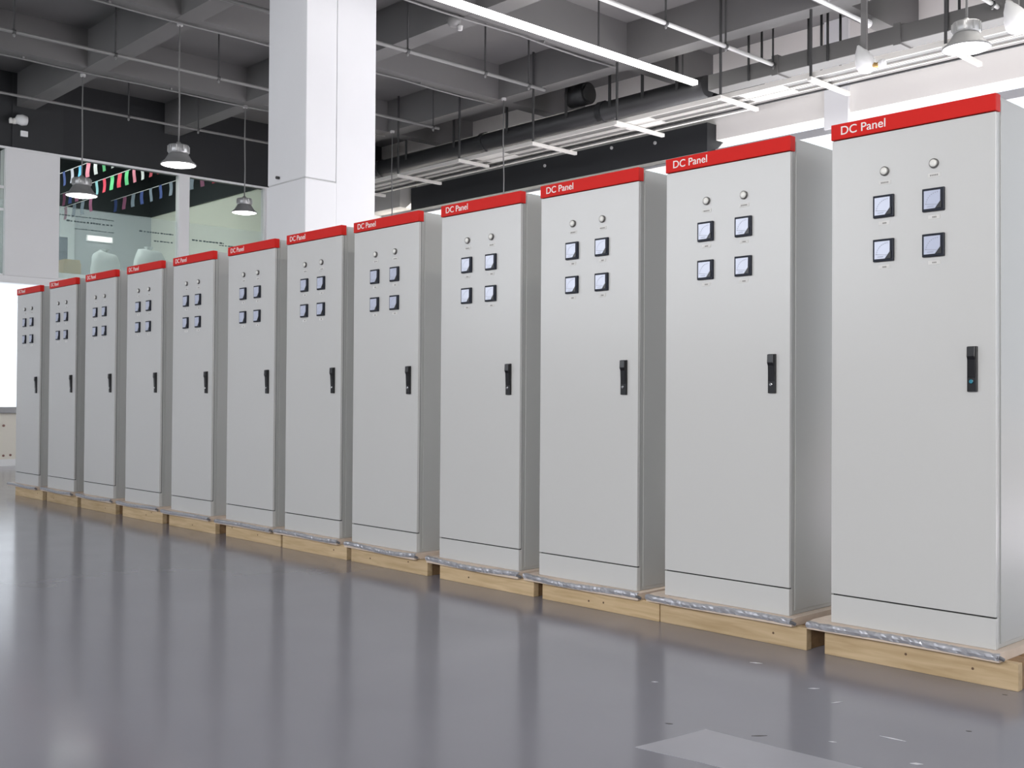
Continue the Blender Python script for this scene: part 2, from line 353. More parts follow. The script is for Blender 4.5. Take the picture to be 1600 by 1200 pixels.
B(MB().box((-8.75, YB-0.06, 5.40), (-8.35, YB, ZC)), 'pilaster', TRIMW)
for (x, z) in ((-14.6, 5.72), (-12.9, 5.78), (-11.9, 5.7)): B(MB().lathe([(0.03, -0.02), (0.03, 0.0)], (x, YB-0.25, z), 'y', 10), 'bolt', PIPEL)
w3 = empty('window_3', (-8, YB, 0), kind='structure')
at(w3, MB().box((XL, YB+0.10, 1.0), (XR, YB+0.11, 5.60)), 'pane', WGLASS)
at(w3, MB().box((XL, YB-0.02, 5.33), (XR, YB+0.12, 5.45)), 'transom', GREYTR)
for x in (-18.8, -16.1, -13.4, -10.75, -8.1, -5.4, -2.7, 0.0, 2.7): at(w3, MB().box((x, YB+0.02, 1.0), (x+0.06, YB+0.12, 5.33)), 'mullion', GREYTR)
# ---- front and right walls behind the photographer, with their window bands
wf = empty('wall_front', (0, YF, 0), kind='structure')
for a, b in (((XL, YF-0.2, 0), (XR, YF, 2.8)), ((XL, YF-0.2, 6.2), (XR, YF, ZC)), ((XL, YF-0.2, 2.8), (-19.0, YF, 6.2)), ((-8.0, YF-0.2, 2.8), (-6.5, YF, 6.2)), ((3.5, YF-0.2, 2.8), (XR, YF, 6.2))):
    at(wf, MB().box(a, b), 'wall_segment', mat('front_wall_grey', (0.34, 0.34, 0.36), 0.8))
w4 = empty('window_4', (-7, YF, 0), kind='structure')
for x0, x1 in ((-19.0, -8.0), (-6.5, 3.5)):
    at(w4, MB().box((x0, YF-0.11, 2.8), (x1, YF-0.10, 6.2)), 'pane', WGLASS)
    for k in range(1, 4): xx = x0+(x1-x0)*k/4; at(w4, MB().box((xx-0.03, YF-0.14, 2.8), (xx+0.03, YF-0.06, 6.2)), 'mullion', GREYTR)
wr = empty('wall_right', (XR, 0, 0), kind='structure')
for a, b in (((XR, YF, 0), (XR+0.2, YB, 1.4)), ((XR, YF, 6.0), (XR+0.2, YB, ZC)), ((XR, YF, 1.4), (XR+0.2, 0.6, 6.0)), ((XR, 9.4, 1.4), (XR+0.2, YB, 6.0))):
    at(wr, MB().box(a, b), 'wall_segment', WHITEW)
w5 = empty('window_5', (XR, 0, 0), kind='structure')
at(w5, MB().box((XR+0.10, 0.6, 1.4), (XR+0.11, 9.4, 6.0)), 'pane', WGLASS)
for k in range(1, 4): yy = 0.6+8.8*k/4; at(w5, MB().box((XR+0.06, yy-0.03, 1.4), (XR+0.14, yy+0.03, 6.0)), 'mullion', GREYTR)

# ================================================================== CABINETS
CX = (-14.280, -13.174, -12.090, -10.996, -9.936, -8.849, -7.854, -6.884, -5.828, -4.841, -3.837, -2.800)
CZ = (0.151, 0.159, 0.159, 0.157, 0.152, 0.150, 0.152, 0.146, 0.142, 0.144, 0.153, 0.160)
ORD = ('farthest', 'second', 'third', 'fourth', 'fifth', 'sixth', 'sixth', 'fifth', 'fourth', 'third', 'second', 'nearest')
WHERE = ['at the far left end of the row'] + ['from the far left end of the row']*5 + ['from the near right end of the row']*5 + ['at the near right end of the row']

def text_mesh(body, width, height):
    cu = bpy.data.curves.new('sign_text', 'FONT'); cu.body = body; cu.size = 1.0; cu.extrude = 0.002; cu.offset = 0.004
    o = bpy.data.objects.new('sign_text', cu); COL.objects.link(o); dg = bpy.context.evaluated_depsgraph_get()
    me = bpy.data.meshes.new_from_object(o.evaluated_get(dg)); bpy.data.objects.remove(o)
    xs = [v.co.x for v in me.vertices]; ys = [v.co.y for v in me.vertices]
    sx = width/(max(xs)-min(xs)); sy = height/(max(ys)-min(ys)); x0, y0 = min(xs), min(ys)
    for v in me.vertices: v.co = Vector(((v.co.x-x0)*sx, -v.co.z*0.6, (v.co.y-y0)*sy))
    return me

def split_islands(me):
    bm = bmesh.new(); bm.from_mesh(me); bmesh.ops.remove_doubles(bm, verts=bm.verts, dist=1e-6); seen = set(); out = []
    for v in bm.verts:
        if v in seen: continue
        st = [v]; seen.add(v); comp = []
        while st:
            x = st.pop(); comp.append(x)
            for e in x.link_edges:
                y = e.other_vert(x)
                if y not in seen: seen.add(y); st.append(y)
        cs = set(comp); ix = {x: i for i, x in enumerate(comp)}
        m = bpy.data.meshes.new('letter'); m.from_pydata([x.co[:] for x in comp], [], [[ix[w_] for w_ in f.verts] for f in bm.faces if f.verts[0] in cs])
        m.materials.append(me.materials[0]); out.append(m)
    bm.free(); return out
def make_cabinet():
    r = empty('electrical_cabinet', (0, 0, 0))
    ox = -0.4                                     # local x runs 0..0.8 from the left edge
    def b(a, c): return MB().box((a[0]+ox, a[1], a[2]), (c[0]+ox, c[1], c[2]))
    W, D, H = 0.8, 0.60, 2.445
    b((0.004, 0.026, 0.0), (W-0.004, D, H-0.004)).build('body', SHADEP, r, bevel=0.003)
    b((0.0, 0.0, 0.0), (W, 0.03, 0.1345)).build('plinth', PAINT, r, bevel=0.002)
    b((0.006, 0.012, 0.10), (W-0.006, 0.027, 2.37)).build('gap_shade_strip', GAPSHADE, r)
    b((0.0, 0.0, 0.1415), (W, 0.020, 2.366)).build('door', PAINT, r, bevel=0.002)
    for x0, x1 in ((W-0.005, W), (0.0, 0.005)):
        b((x0, 0.055, 0.02), (x1, D-0.01, H-0.02)).build('side_panel', SHADEP, r, bevel=0.0015)
    hd = b((-0.002, -0.008, 2.370), (W+0.004, 0.040, H+0.002)).build('header_sign', RED, r, bevel=0.003); hd['label'] = 'red header strip with white lettering'
    me = text_mesh('DC Panel', 0.232, 0.0415); me.materials.append(WHITEPR)
    for lm in split_islands(me):
        t = bpy.data.objects.new('letter', lm); COL.objects.link(t); t.parent = hd; t.location = (0.053+ox, -0.0085, 2.390)
    # two indicator lamps
    for x, z in ((0.279, 2.179), (0.521, 2.179)):
        p = MB().lathe([(0.022, 0.0), (0.022, -0.010), (0.019, -0.014), (0.019, -0.006)], (x+ox, 0, z), 'y', 20).build('indicator_lamp', mat('lamp_ring', (0.16,0.155,0.15), 0.3, metal=0.6), r, smooth=True)
        MB().lathe([(0.017, 0.0), (0.0175, -0.014), (0.014, -0.0165), (0.005, -0.0175)], (x+ox, 0, z), 'y', 20).build('lens', LENS, p, smooth=True)
        n = b((x-0.03, -0.0015, z-0.062), (x+0.03, 0.0, z-0.044)).build('name_plate', PLATE, r)
        q = MB()
        for k in range(5): q.box((x-0.02+k*0.008+ox, -0.0022, z-0.057), (x-0.0145+k*0.008+ox, -0.0014, z-0.050))
        q.build('print', GREYINK, n)['kind'] = 'stuff'
    # four panel meters
    for x in (0.276, 0.5205):
        for z in (2.012, 1.803):
            h = 0.052; d = -0.016
            m_ = b((x-h, d+0.002, z-h-0.001), (x+h, 0.0, z+h+0.001)).build('panel_meter', BEZEL, r, bevel=0.003)
            e = 0.0415; c = 0.031
            f_ = MB().prism([(x-e+ox, z-e), (x+e-c+ox, z-e), (x+e+ox-0.006, z-e+c), (x+e+ox-0.006, z+e), (x-e+ox, z+e)], 'y', d+0.0015, d-0.001)
            f_.build('dial', DIAL, m_)
            k = MB().prism([(x+e-c+0.004+ox, z-e), (x+e+ox, z-e), (x+e+ox, z-e+c+0.004)], 'y', d+0.0015, d-0.0022); k.build('corner_cover', BLACK, m_)
            s_ = MB()
            for i in range(9):
                t0 = PI/2 + PI/2*i/9 - PI/2 + 0.05; r1, r0 = 0.060, 0.055
                cx_, cz_ = x+e-0.016, z-e+0.016
                a0, a1 = PI/2 + (PI/2)*i/9, PI/2 + (PI/2)*(i+0.55)/9
                s_.prism([(cx_+r0*math.cos(a0)+ox, cz_+r0*math.sin(a0)), (cx_+r1*math.cos(a0)+ox, cz_+r1*math.sin(a0)), (cx_+r1*math.cos(a1)+ox, cz_+r1*math.sin(a1)), (cx_+r0*math.cos(a1)+ox, cz_+r0*math.sin(a1))], 'y', d-0.001, d-0.0014)
            s_.box((x-0.026+ox, d-0.0014, z-0.034), (x+0.004+ox, d-0.001, z-0.030))
            s_.build('scale', mat('dial_scale', (0.36, 0.39, 0.50), 0.5), m_)
            MB().prism([(x-0.036+ox, z-0.020), (x-0.036+ox, z-0.018), (x+0.02+ox, z-0.024), (x+0.02+ox, z-0.026)], 'y', d-0.0015, d-0.002).build('needle', mat('dial_needle', (0.3, 0.32, 0.4), 0.5), m_)
            n = b((x-0.028, -0.0015, z-0.088), (x+0.028, 0.0, z-0.070)).build('name_plate', PLATE, r)
            q = MB()
            for k in range(3): q.box((x-0.008+k*0.007+ox, -0.0022, z-0.083), (x-0.003+k*0.007+ox, -0.0014, z-0.076))
            q.build('print', GREYINK, n)['kind'] = 'stuff'
    # swing handle: escutcheon, wedge shaped lever, lock cylinder
    hx, z0, z1 = 0.700, 1.131, 1.333
    hp = b((hx-0.022, -0.014, z0), (hx+0.022, 0.0, z1)).build('door_handle', BLACK, r, bevel=0.003)
    MB().prism([(-0.010, z0+0.062), (-0.017, z0+0.062), (-0.021, z1-0.06), (-0.028, z1-0.045), (-0.026, z1-0.002), (-0.010, z1-0.002)], 'x', hx-0.018+ox, hx+0.018+ox).build('lever', BLACK, hp, bevel=0.002)
    MB().lathe([(0.009, -0.012), (0.009, -0.018), (0.006, -0.019)], (hx-0.002+ox, 0, z0+0.045), 'y', 14).build('lock_cylinder', CHROME, hp)
    return r

proto = make_cabinet(); map_tree(proto)
cabs = []
for i in range(12):
    c = proto if i == 11 else copy_tree(proto)
    c.location = (CX[i]+0.4, 0.0, CZ[i])
    if i in (0, 11): lb = 'grey steel power cabinet with red header, %s, %s' % (ORD[i], WHERE[i])
    else: lb = '%s grey steel power cabinet with red header %s' % (ORD[i], WHERE[i])
    tag(c, lb, 'cabinet', 'DC panel cabinets in a row'); cabs.append(c)
# the nearest and second cabinets have a teal lock
for o in list(COL.objects):
    if o.name.startswith('lock_cylinder') and o.parent and o.parent.parent in (cabs[11],):
        o.material_slots[0].link = 'OBJECT'; o.material_slots[0].material = TEAL; o['label'] = 'teal lock cylinder'

# ------------------------------------------------------------------ pallets and sheets under the cabinets
PX = (0.10, 0.03, -0.02, -0.01, 0.0, 0.02, 0.0, 0.02, 0.03, 0.05, -0.02, -0.03)
PY = (-0.03, -0.02, -0.02, -0.02, -0.02, -0.01, -0.02, -0.02, -0.02, -0.02, -0.015, -0.01)
def pos_label(i):
    return '%s cabinet %s' % (ORD[i], WHERE[i]) 
def make_pallet(i):
    x0 = CX[i]+PX[i]; y0 = PY[i]; h = CZ[i]-0.0415
    r = empty('wooden_pallet', (x0+0.465, y0+0.33, 0))
    def b(a, c, name, m, bv=0.003):
        o = MB().box((a[0]-0.465, a[1]-0.33, a[2]), (c[0]-0.465, c[1]-0.33, c[2])).build(name, m, r, bevel=bv); return o
    b((0, 0, 0), (0.93, 0.045, h), 'front_beam', WOOD); b((0, 0.60, 0), (0.93, 0.645, h), 'back_beam', WOOD)
    for x in (0.006, 0.44, 0.879): b((x, 0.046, 0.0), (x+0.045, 0.599, h-0.016), 'runner', DARKWOOD)
    for k in range(4): b((0.0, 0.05+k*0.14, h-0.0155), (0.93, 0.05+k*0.14+0.12, h-0.0005), 'deck_board', DARKWOOD, 0.002)
    for k in range(2 if i % 2 else 1):      # knots / nail heads on the front beam
        kx = random.uniform(0.1, 0.8); kz = h*random.uniform(0.35, 0.8)
        MB().lathe([(0.007, 0.002), (0.006, -0.0012)], (kx-0.465, -0.33, kz), 'y', 8).build('knot', mat('wood_knot', (0.12, 0.07, 0.04), 0.8), r)
    tag(r, 'pine pallet under the %s' % pos_label(i), 'pallet', 'pine pallets under the cabinets')
SX0 = (-0.13, -0.10, -0.10, -0.10, -0.10, -0.10, -0.09, -0.032, -0.09, -0.09, -0.09, -0.10)
def make_sheet(i):
    rnd = random.Random(100+i)
    x0 = CX[i]+SX0[i]; x1 = CX[i]+0.845 if i < 11 else CX[i]+0.835
    if i < 11: x1 = min(x1, CX[i+1]+SX0[i+1]-0.02)
    yf = -0.055; zb = CZ[i]-0.041; zt = CZ[i]-0.001; cx = (x0+x1)/2
    r = empty('protective_sheet', (cx, 0.25, zb))
    n = 26
    def warp(u): return -0.006*math.sin(PI*u) + 0.004*math.sin(2*PI*u+i)
    # board
    mb = MB()
    for k in range(n+1):
        u = k/n; x = x0+(x1-x0)*u-cx; dy = 0.006*math.sin(5*u+i)
        f = warp(u)
        for (y, z, g) in ((yf+dy+0.004, 0.0, 0), (yf+dy+0.004, 0.036, 1), (0.0, 0.040, 0), (0.56, 0.040, 0), (0.56, 0.0, 0), (0.0, 0.0, 0)):
            mb.v.append((x, y-0.25, z + (f if g else 0)))
    for k in range(n):
        for q in range(6): mb.f.append((k*6+q, k*6+(q+1) % 6, (k+1)*6+(q+1) % 6, (k+1)*6+q))
    mb.f.append(tuple(range(6))); mb.f.append(tuple(n*6+q for q in range(6)))
    mb.build('board', SHEET, r)
    # crumpled film folded over the front edge
    m2 = MB(); n2 = 60
    for k in range(n2+1):
        u = k/n2; x = x0+(x1-x0)*u-cx; f = warp(u); dy = 0.006*math.sin(5*u+i); j = lambda s: rnd.uniform(-s, s)
        for (y, z) in ((yf+0.022, 0.0405), (yf-0.001, 0.038), (yf-0.005, 0.027), (yf-0.002, 0.013), (yf+0.0035, 0.013), (yf+0.0035, 0.030)):
            m2.v.append((x+j(0.004), y+dy+j(0.0022)-0.25, z+f+j(0.0018)))
    for k in range(n2):
        for q in range(6): m2.f.append((k*6+q, k*6+(q+1) % 6, (k+1)*6+(q+1) % 6, (k+1)*6+q))
    m2.f.append(tuple(range(6))); m2.f.append(tuple(n2*6+q for q in range(6)))
    fe = m2.build('film_edge', FILM, r); fe['label'] = 'crumpled silvery film along the front edge'
    # twisted end of the film at the right corner
    k_ = MB(); kx = x1-cx-0.008
    k_.tube([(kx, yf-0.25, 0.024), (kx+0.012, yf-0.25+0.008, 0.02), (kx+0.022, yf-0.25+0.02, 0.012)], 0.009, 7).build('film_twist', mat('film_dark_fold', (0.12, 0.12, 0.13), 0.3), r)
    tag(r, 'film edged board under the %s' % pos_label(i), 'sheet', 'film edged boards under the cabinets')
for i in range(12): make_pallet(i); make_sheet(i)

# ================================================================== LAMPS
def make_pendant(x, y, zb, dia, label):
    r = empty('pendant_lamp', (x, y, zb)); s = dia/0.46
    top = ZB - zb
    MB().lathe([(0.042, top-0.04), (0.042, top-0.001)], (0, 0, 0), 'z', 14).build('ceiling_rose', PIPEL, r)
    bend = 0.012
    MB().tube([(0, 0, 0.30*s), (bend, 0, 0.30*s+(top-0.3*s)*0.3), (-bend, 0, 0.30*s+(top-0.3*s)*0.65), (0, 0, top-0.02)], 0.011, 7).build('cord', PIPE, r, smooth=True)
    MB().lathe([(0.02*s, 0.31*s), (0.03*s, 0.30*s), (0.04*s, 0.275*s), (0.04*s, 0.265*s)], (0, 0, 0), 'z', 16).build('cord_grip', ALU, r, smooth=True)
    h = MB().lathe([(0.125*s, 0.265*s), (0.132*s, 0.255*s), (0.132*s, 0.165*s), (0.12*s, 0.15*s)], (0, 0, 0), 'z', 28).build('driver_housing', ALU, r, smooth=True)
    for k in range(10):
        t = 2*PI*k/10; c, s_ = math.cos(t), math.sin(t); a0, a1 = 0.128*s, 0.142*s; wd = 0.008*s
        MB().prism([(a0*c-wd*s_, a0*s_+wd*c), (a1*c-wd*s_, a1*s_+wd*c), (a1*c+wd*s_, a1*s_-wd*c), (a0*c+wd*s_, a0*s_-wd*c)], 'z', 0.17*s, 0.25*s).build('fin', ALU, h)
    MB().lathe([(0.122*s, 0.155*s), (0.135*s, 0.13*s), (0.175*s, 0.065*s), (0.225*s, 0.022*s), (0.23*s, 0.008*s), (0.223*s, 0.004*s), (0.20*s, 0.02*s), (0.12*s, 0.14*s)], (0, 0, 0), 'z', 32).build('shade', mat('lamp_shade_grey', (0.22, 0.22, 0.22), 0.45), r, smooth=True)
    MB().lathe([(0.215*s, 0.016*s), (0.216*s, 0.006*s), (0.14*s, -0.012*s), (0.02*s, -0.02*s)], (0, 0, 0), 'z', 32).build('diffuser', GLOW, r, smooth=True)
    tag(r, label, 'lamp', 'pendant high bay lamps')
make_pendant(-14.08, 2.05, 4.46, 0.49, 'lit grey pendant lamp on the longest cord, second from the left')
make_pendant(-17.42, 2.02, 4.475, 0.50, 'lit grey pendant lamp farthest left, in front of the flags')
make_pendant(-17.26, 4.85, 4.53, 0.45, 'lit grey pendant lamp hanging beside the white column, third from left')
make_pendant(-4.266, 4.80, 4.42, 0.42, 'bright silver pendant lamp in front of the cable tray at upper right')
make_pendant(-13.66, 7.80, 4.1, 0.46, 'pendant lamp whose cord drops behind the fourth nearest cabinet')
make_pendant(-16.85, 7.80, 4.0, 0.46, 'pendant lamp whose cord drops behind the cabinet beside the column')

# linear lamp under the beam
lt = empty('linear_lamp', (-10.2, 2.0, 6.1), 'long bright linear lamp running along the ceiling right of the column', 'lamp')
at(lt, MB().box((-10.20, -4.0, 6.095), (-10.172, 8.55, 6.155)), 'housing', PIPE)
at(lt, MB().box((-10.171, -3.98, 6.085), (-10.075, 8.53, 6.15)), 'diffuser', LEDG)
for y in (-3, 0.5, 3.4, 6.4, 8.3): at(lt, MB().box((-10.195, y-0.01, 6.14), (-10.177, y+0.01, ZC)), 'hanger', ROD)

# ================================================================== PIPES, CONDUITS, DUCT, CABLE TRAYS
def make_pipe(x, z, y0, y1, r_, rods, label, m=PIPE, name='sprinkler_pipe'):
    r = empty(name, (x, (y0+y1)/2, z), label, 'pipe')
    at(r, MB().tube([(x, y0, z), (x, y1, z)], r_, 10), 'pipe_run', m, smooth=True)
    for y in rods:
        at(r, MB().tube([(x, y, z+0.01), (x, y, ZC)], 0.014, 6), 'hanger_rod', ROD)
        at(r, MB().lathe([(r_*1.35, -0.02), (r_*1.35, 0.02)], (x, y, z), 'y', 10), 'clamp', ROD)
        at(r, MB().lathe([(0.012, -0.07), (0.02, -0.05), (0.014, -0.02)], (x, y, z), 'z', 8), 'sprinkler_head', PIPE)
    return r
make_pipe(-18.15, 6.1, -6, 7.2, 0.022, (0.3, 3.1, 4.4, 6.0), 'grey ceiling pipe nearest the dark header of the left wall')
make_pipe(-15.0, 6.1, -7, 7.45, 0.025, (-2.9, -1.4, 0.15, 1.53, 3.13, 4.6, 5.95, 7.32), 'grey ceiling pipe passing behind the left pendant cords and the column')
make_pipe(-11.96, 6.1, -8, 7.1, 0.028, (-3.0, -1.5, 0, 1.4, 4.4, 5.85, 6.75), 'grey ceiling pipe ending over the fourth nearest cabinet')
make_pipe(-8.75, 6.1, -8, 8.585, 0.030, (-1.4, 0, 1.5, 3.0, 6.1, 7.4, 8.55), 'grey ceiling pipe ending at the duct right of the linear lamp', PIPEL)
make_pipe(-5.55, 6.1, -8, 8.56, 0.028, (0, 3.0, 6.0, 8.4), 'grey ceiling pipe at the top right corner by the bag-wrapped spotlight', PIPEL)
pp = make_pipe(-6.95, 6.1, -8, 7.93, 0.028, (), 'white pipe with a capped end above the bright upper right wall', TRIMW, 'ceiling_pipe')
at(pp, MB().lathe([(0.055, -0.06), (0.055, 0.05)], (-6.95, 7.93, 6.1), 'y', 12), 'end_cap', TRIMW)
for y in (-4, 0, 4, 7): at(pp, MB().tube([(-6.95, y, 6.12), (-6.95, y, ZC)], 0.012, 6), 'hanger_rod', PIPEL)
def make_conduit(x, y1, label):
    r = empty('conduit', (x, 0, ZB-0.03), label, 'conduit')
    pts = []
    for k in range(25):
        y = -9+(y1+9)*k/24; pts.append((x+0.012*math.sin(k*1.3), y, ZB-0.03-0.02*abs(math.sin(k*0.9))))
    at(r, MB().tube(pts, 0.014, 6), 'tube', PIPE, smooth=True)
    for y in (-6, -2, 1.0, 3.4, 6.2): at(r, MB().box((x-0.03, y-0.015, ZB-0.03), (x+0.03, y+0.015, ZB+0.002)), 'saddle', PIPE)
make_conduit(-13.96, 7.86, 'thin conduit feeding the pendant lamp second from left along a beam')
make_conduit(-17.17, 7.86, 'thin conduit feeding the pendant lamp farthest left along a beam')
make_conduit(-11.09, 7.8, 'thin conduit along the beam nearest the white column')

du = empty('air_duct', (-4, 8.7, 6.05), 'grey rectangular air duct under the ceiling above the cable trays', 'duct')
at(du, MB().box((-9.95, 8.62, 5.98), (-6.9, 8.92, 6.22)), 'duct_section', DUCT, bevel=0.01)
at(du, MB().box((-6.86, 8.62, 5.98), (-3.2, 8.92, 6.22)), 'duct_section', DUCT, bevel=0.01)
at(du, MB().box((-3.16, 8.62, 5.98), (XR, 8.92, 6.22)), 'duct_section', DUCT, bevel=0.01)
for x in (-8.75, -6.88, -3.18): at(du, MB().box((x-0.05, 8.59, 5.955), (x+0.05, 8.95, 6.245)), 'flange', DUCT)
for x in (-9.2, -8.2, -7.9, -6.2, -5.0, -4.4, -2.0, 1.0):
    for y in (8.60, 8.94): at(du, MB().tube([(x, y, 5.97), (x, y, ZC)], 0.018, 6), 'hanger_rod', ROD)
bp_ = empty('large_pipe', (-15, 8.7, 6.15), 'thick dark pipe running left from the grey air duct', 'pipe')
at(bp_, MB().tube([(XL+0.03, 8.75, 6.10), (-10.05, 8.75, 6.10)], 0.17, 18), 'pipe_run', BIGPIPE, smooth=True)
at(bp_, MB().tube([(XL+0.03, 9.25, 6.02), (-9.4, 9.25, 6.02)], 0.12, 14), 'pipe_run', BIGPIPE, smooth=True)
for x in (-18.5, -15.2, -12.2): at(bp_, MB().tube([(x-0.06, 8.75, 6.10), (x+0.06, 8.75, 6.10)], 0.19, 18), 'collar', BIGPIPE)
for x in (-18.9, -17.4, -15.9, -14.4, -12.9, -11.9, -11.2, -10.5): at(bp_, MB().box((x-0.025, 8.55, 6.1), (x+0.025, 8.57, ZC-0.005)), 'strap', ROD)
dr = empty('vent_drum', (-12.4, 8.75, 6.5), 'dark round vent drum above the thick dark pipe', 'vent')
at(dr, MB().tube([(-12.95, 8.75, 6.50), (-12.55, 8.75, 6.50)], 0.19, 20), 'shell', BIGPIPE, smooth=True)
at(dr, MB().tube([(-12.60, 8.75, 6.50), (-12.52, 8.75, 6.50)], 0.15, 20), 'inlet', ROD)
at(dr, MB().box((-12.77, 8.70, 6.66), (-12.73, 8.80, ZC)), 'bracket', ROD)

def make_tray(name, y0, y1, z, label):
    r = empty(name, (-7, (y0+y1)/2, z), label, 'cable tray')
    for y in (y0, y1): at(r, MB().box((XL, y-0.012, z), (XR, y+0.012, z+0.07)), 'rail', TRAYW)
    x = XL+0.1
    at(r, MB().box((XL, y0+0.013, z+0.02), (XR, y1-0.013, z+0.028)), 'bottom_panel', TRAY)
    for k, x in enumerate((-14.2, -10.9, -8.55, -4.1)):
        c = at(r, MB().box((x-0.35, y0+0.015, z+0.004), (x+0.35, y1-0.015, z+0.018)), 'splice_plate', TRAYW)
make_tray('cable_tray', 7.90, 8.12, 5.55, 'pale cable tray under the duct, the one nearer the cabinets')
make_tray('cable_tray', 8.18, 8.36, 5.55, 'pale cable tray under the duct, the one nearer the back wall')
cb = empty('power_cable', (-7, 8.545, 5.55), 'thin dark cable strung along the ends of the tray brackets', 'cable')
at(cb, MB().tube([(XL+0.1, 8.545, 5.564), (-9.35, 8.545, 5.564), (-9.25, 8.545, 5.564), (XR, 8.545, 5.564)], 0.016, 6), 'cable_run', ROD)
at(cb, MB().box((XL, 8.60, 5.547), (-9.2, 8.65, 5.56)), 'cover_strip', TRAYW)
for n_, (x, a, b_, z) in enumerate(((-18.4, 7.68, 8.78, 5.525), (-16.55, 7.68, 8.78, 5.525), (-14.72, 7.66, 8.40, 5.525), (-12.87, 7.70, 8.78, 5.525), (-11.0, 7.68, 8.85, 5.525), (-9.05, 7.66, 8.60, 5.525), (-7.70, 7.8, 8.81, 5.525), (-5.87, 7.8, 8.80, 5.525), (-4.0, 7.8, 8.80, 5.525), (-2.1, 7.8, 8.8, 5.525))):
    r = empty('tray_bracket', (x, (a+b_)/2, z), 'pale bracket bar carrying the cable trays, number %d along from the left wall' % (n_+1), 'bracket', 'cable tray brackets')
    r['label'] = 'pale bracket bar carrying the cable trays, %s from the left wall' % ('first second third fourth fifth sixth seventh eighth ninth tenth'.split()[n_])
    at(r, MB().box((x-0.03, a, z-0.035), (x+0.03, b_, z+0.02)), 'bar', TRAYW, bevel=0.004)
    for y in (a+0.04,): at(r, MB().box((x-0.014, y-0.014, z), (x+0.014, y+0.014, ZC)), 'hanger', ROD)

# bag-wrapped spotlights
def wrapped_lamp(loc, tilt, s, label, stick):
    r = empty('spotlight', loc, label, 'spotlight', 'white wrapped spotlights')
    prof = [(0.012, 0.20), (0.03, 0.17), (0.07, 0.10), (0.105, 0.02), (0.115, -0.05), (0.10, -0.11), (0.06, -0.15), (0.015, -0.165)]
    mb = MB(); mb.lathe([(a*s, h*s) for a, h in prof], (0, 0, 0), 'z', 18)
    rnd = random.Random(int(loc[0]*100))
    mb.v = [(x+rnd.uniform(-.008, .008)*s, y+rnd.uniform(-.008, .008)*s, z+rnd.uniform(-.006, .006)*s) for x, y, z in mb.v]
    bg_ = mb.build('bag', BAG, r, smooth=True); bg_.rotation_euler = tilt
    nk = MB().tube([(0.08*s, 0, -0.07*s), (0.17*s, 0.0, -0.09*s), (0.21*s, 0, -0.07*s)], 0.03*s, 8).build('nozzle', BRASS, r, smooth=True)
    MB().lathe([(0.05*s, 0.0), (0.055*s, 0.05*s), (0.03*s, 0.07*s)], (0.20*s, 0, -0.09*s), 'x', 12).build('lens_hood', BAG, r)
    MB().box((-0.035*s, -0.02, 0.12*s), (0.035*s, 0.02, stick)).build('drop_arm', DUCT, r)
wrapped_lamp((-6.80, 7.60, 5.51), (0.1, -0.35, 0), 1.05, 'white bag-wrapped spotlight on a drop arm above the two nearest cabinets', 1.53)
wrapped_lamp((-4.86, 7.36, 5.49), (0.1, -0.35, 0), 1.15, 'white bag-wrapped spotlight in the top right corner beside a pendant lamp', 1.55)
# small emergency lamp and sensor on the dark header of the left wall, and one on the ceiling
em = empty('emergency_lamp', (XL+0.05, 1.93, 6.18), 'small white twin emergency lamp on the dark header at far left', 'lamp')
at(em, MB().lathe([(0.02, -0.12), (0.08, -0.09), (0.10, 0.0), (0.08, 0.08), (0.02, 0.10)], (XL+0.13, 1.98, 6.19), 'y', 14), 'head', BAG, smooth=True)
at(em, MB().lathe([(0.05, 0.0), (0.045, 0.10)], (XL+0.02, 1.98, 6.19), 'x', 12), 'mount', BAG)
for y in (1.79, 1.85): at(em, MB().lathe([(0.03, 0.0), (0.035, 0.07), (0.02, 0.10)], (XL+0.12, y, 6.10), 'z', 10), 'bulb', LENS)
sn = MB().box((XL+0.021, 1.985, 5.92), (XL+0.06, 2.11, 6.02)).build('sensor_box', TRIMW, bevel=0.006); tag(sn, 'small white square box below the emergency lamp on the dark header', 'box')
mb = MB().box((XL+0.060, 2.01, 5.945), (XL+0.066, 2.085, 5.995)); mb.build('cover', BAG, sn)
ds = empty('ceiling_detector', (-11.2, 4.6, 6.43), 'grey detector cluster under the beam right of the column top', 'detector')
at(ds, MB().lathe([(0.05, -0.13), (0.09, -0.09), (0.10, -0.03), (0.07, 0.018)], (-11.2, 4.6, ZB-0.018), 'z', 16), 'body', PIPE, smooth=True)
at(ds, MB().lathe([(0.03, -0.10), (0.05, 0.0), (0.03, 0.10)], (-11.2, 4.60, ZB-0.06), 'x', 10), 'eye', PIPE, smooth=True)
at(ds, MB().lathe([(0.03, -0.06), (0.04, 0.0)], (-11.14, 4.66, ZB-0.14), 'z', 10), 'lens', PIPEL)

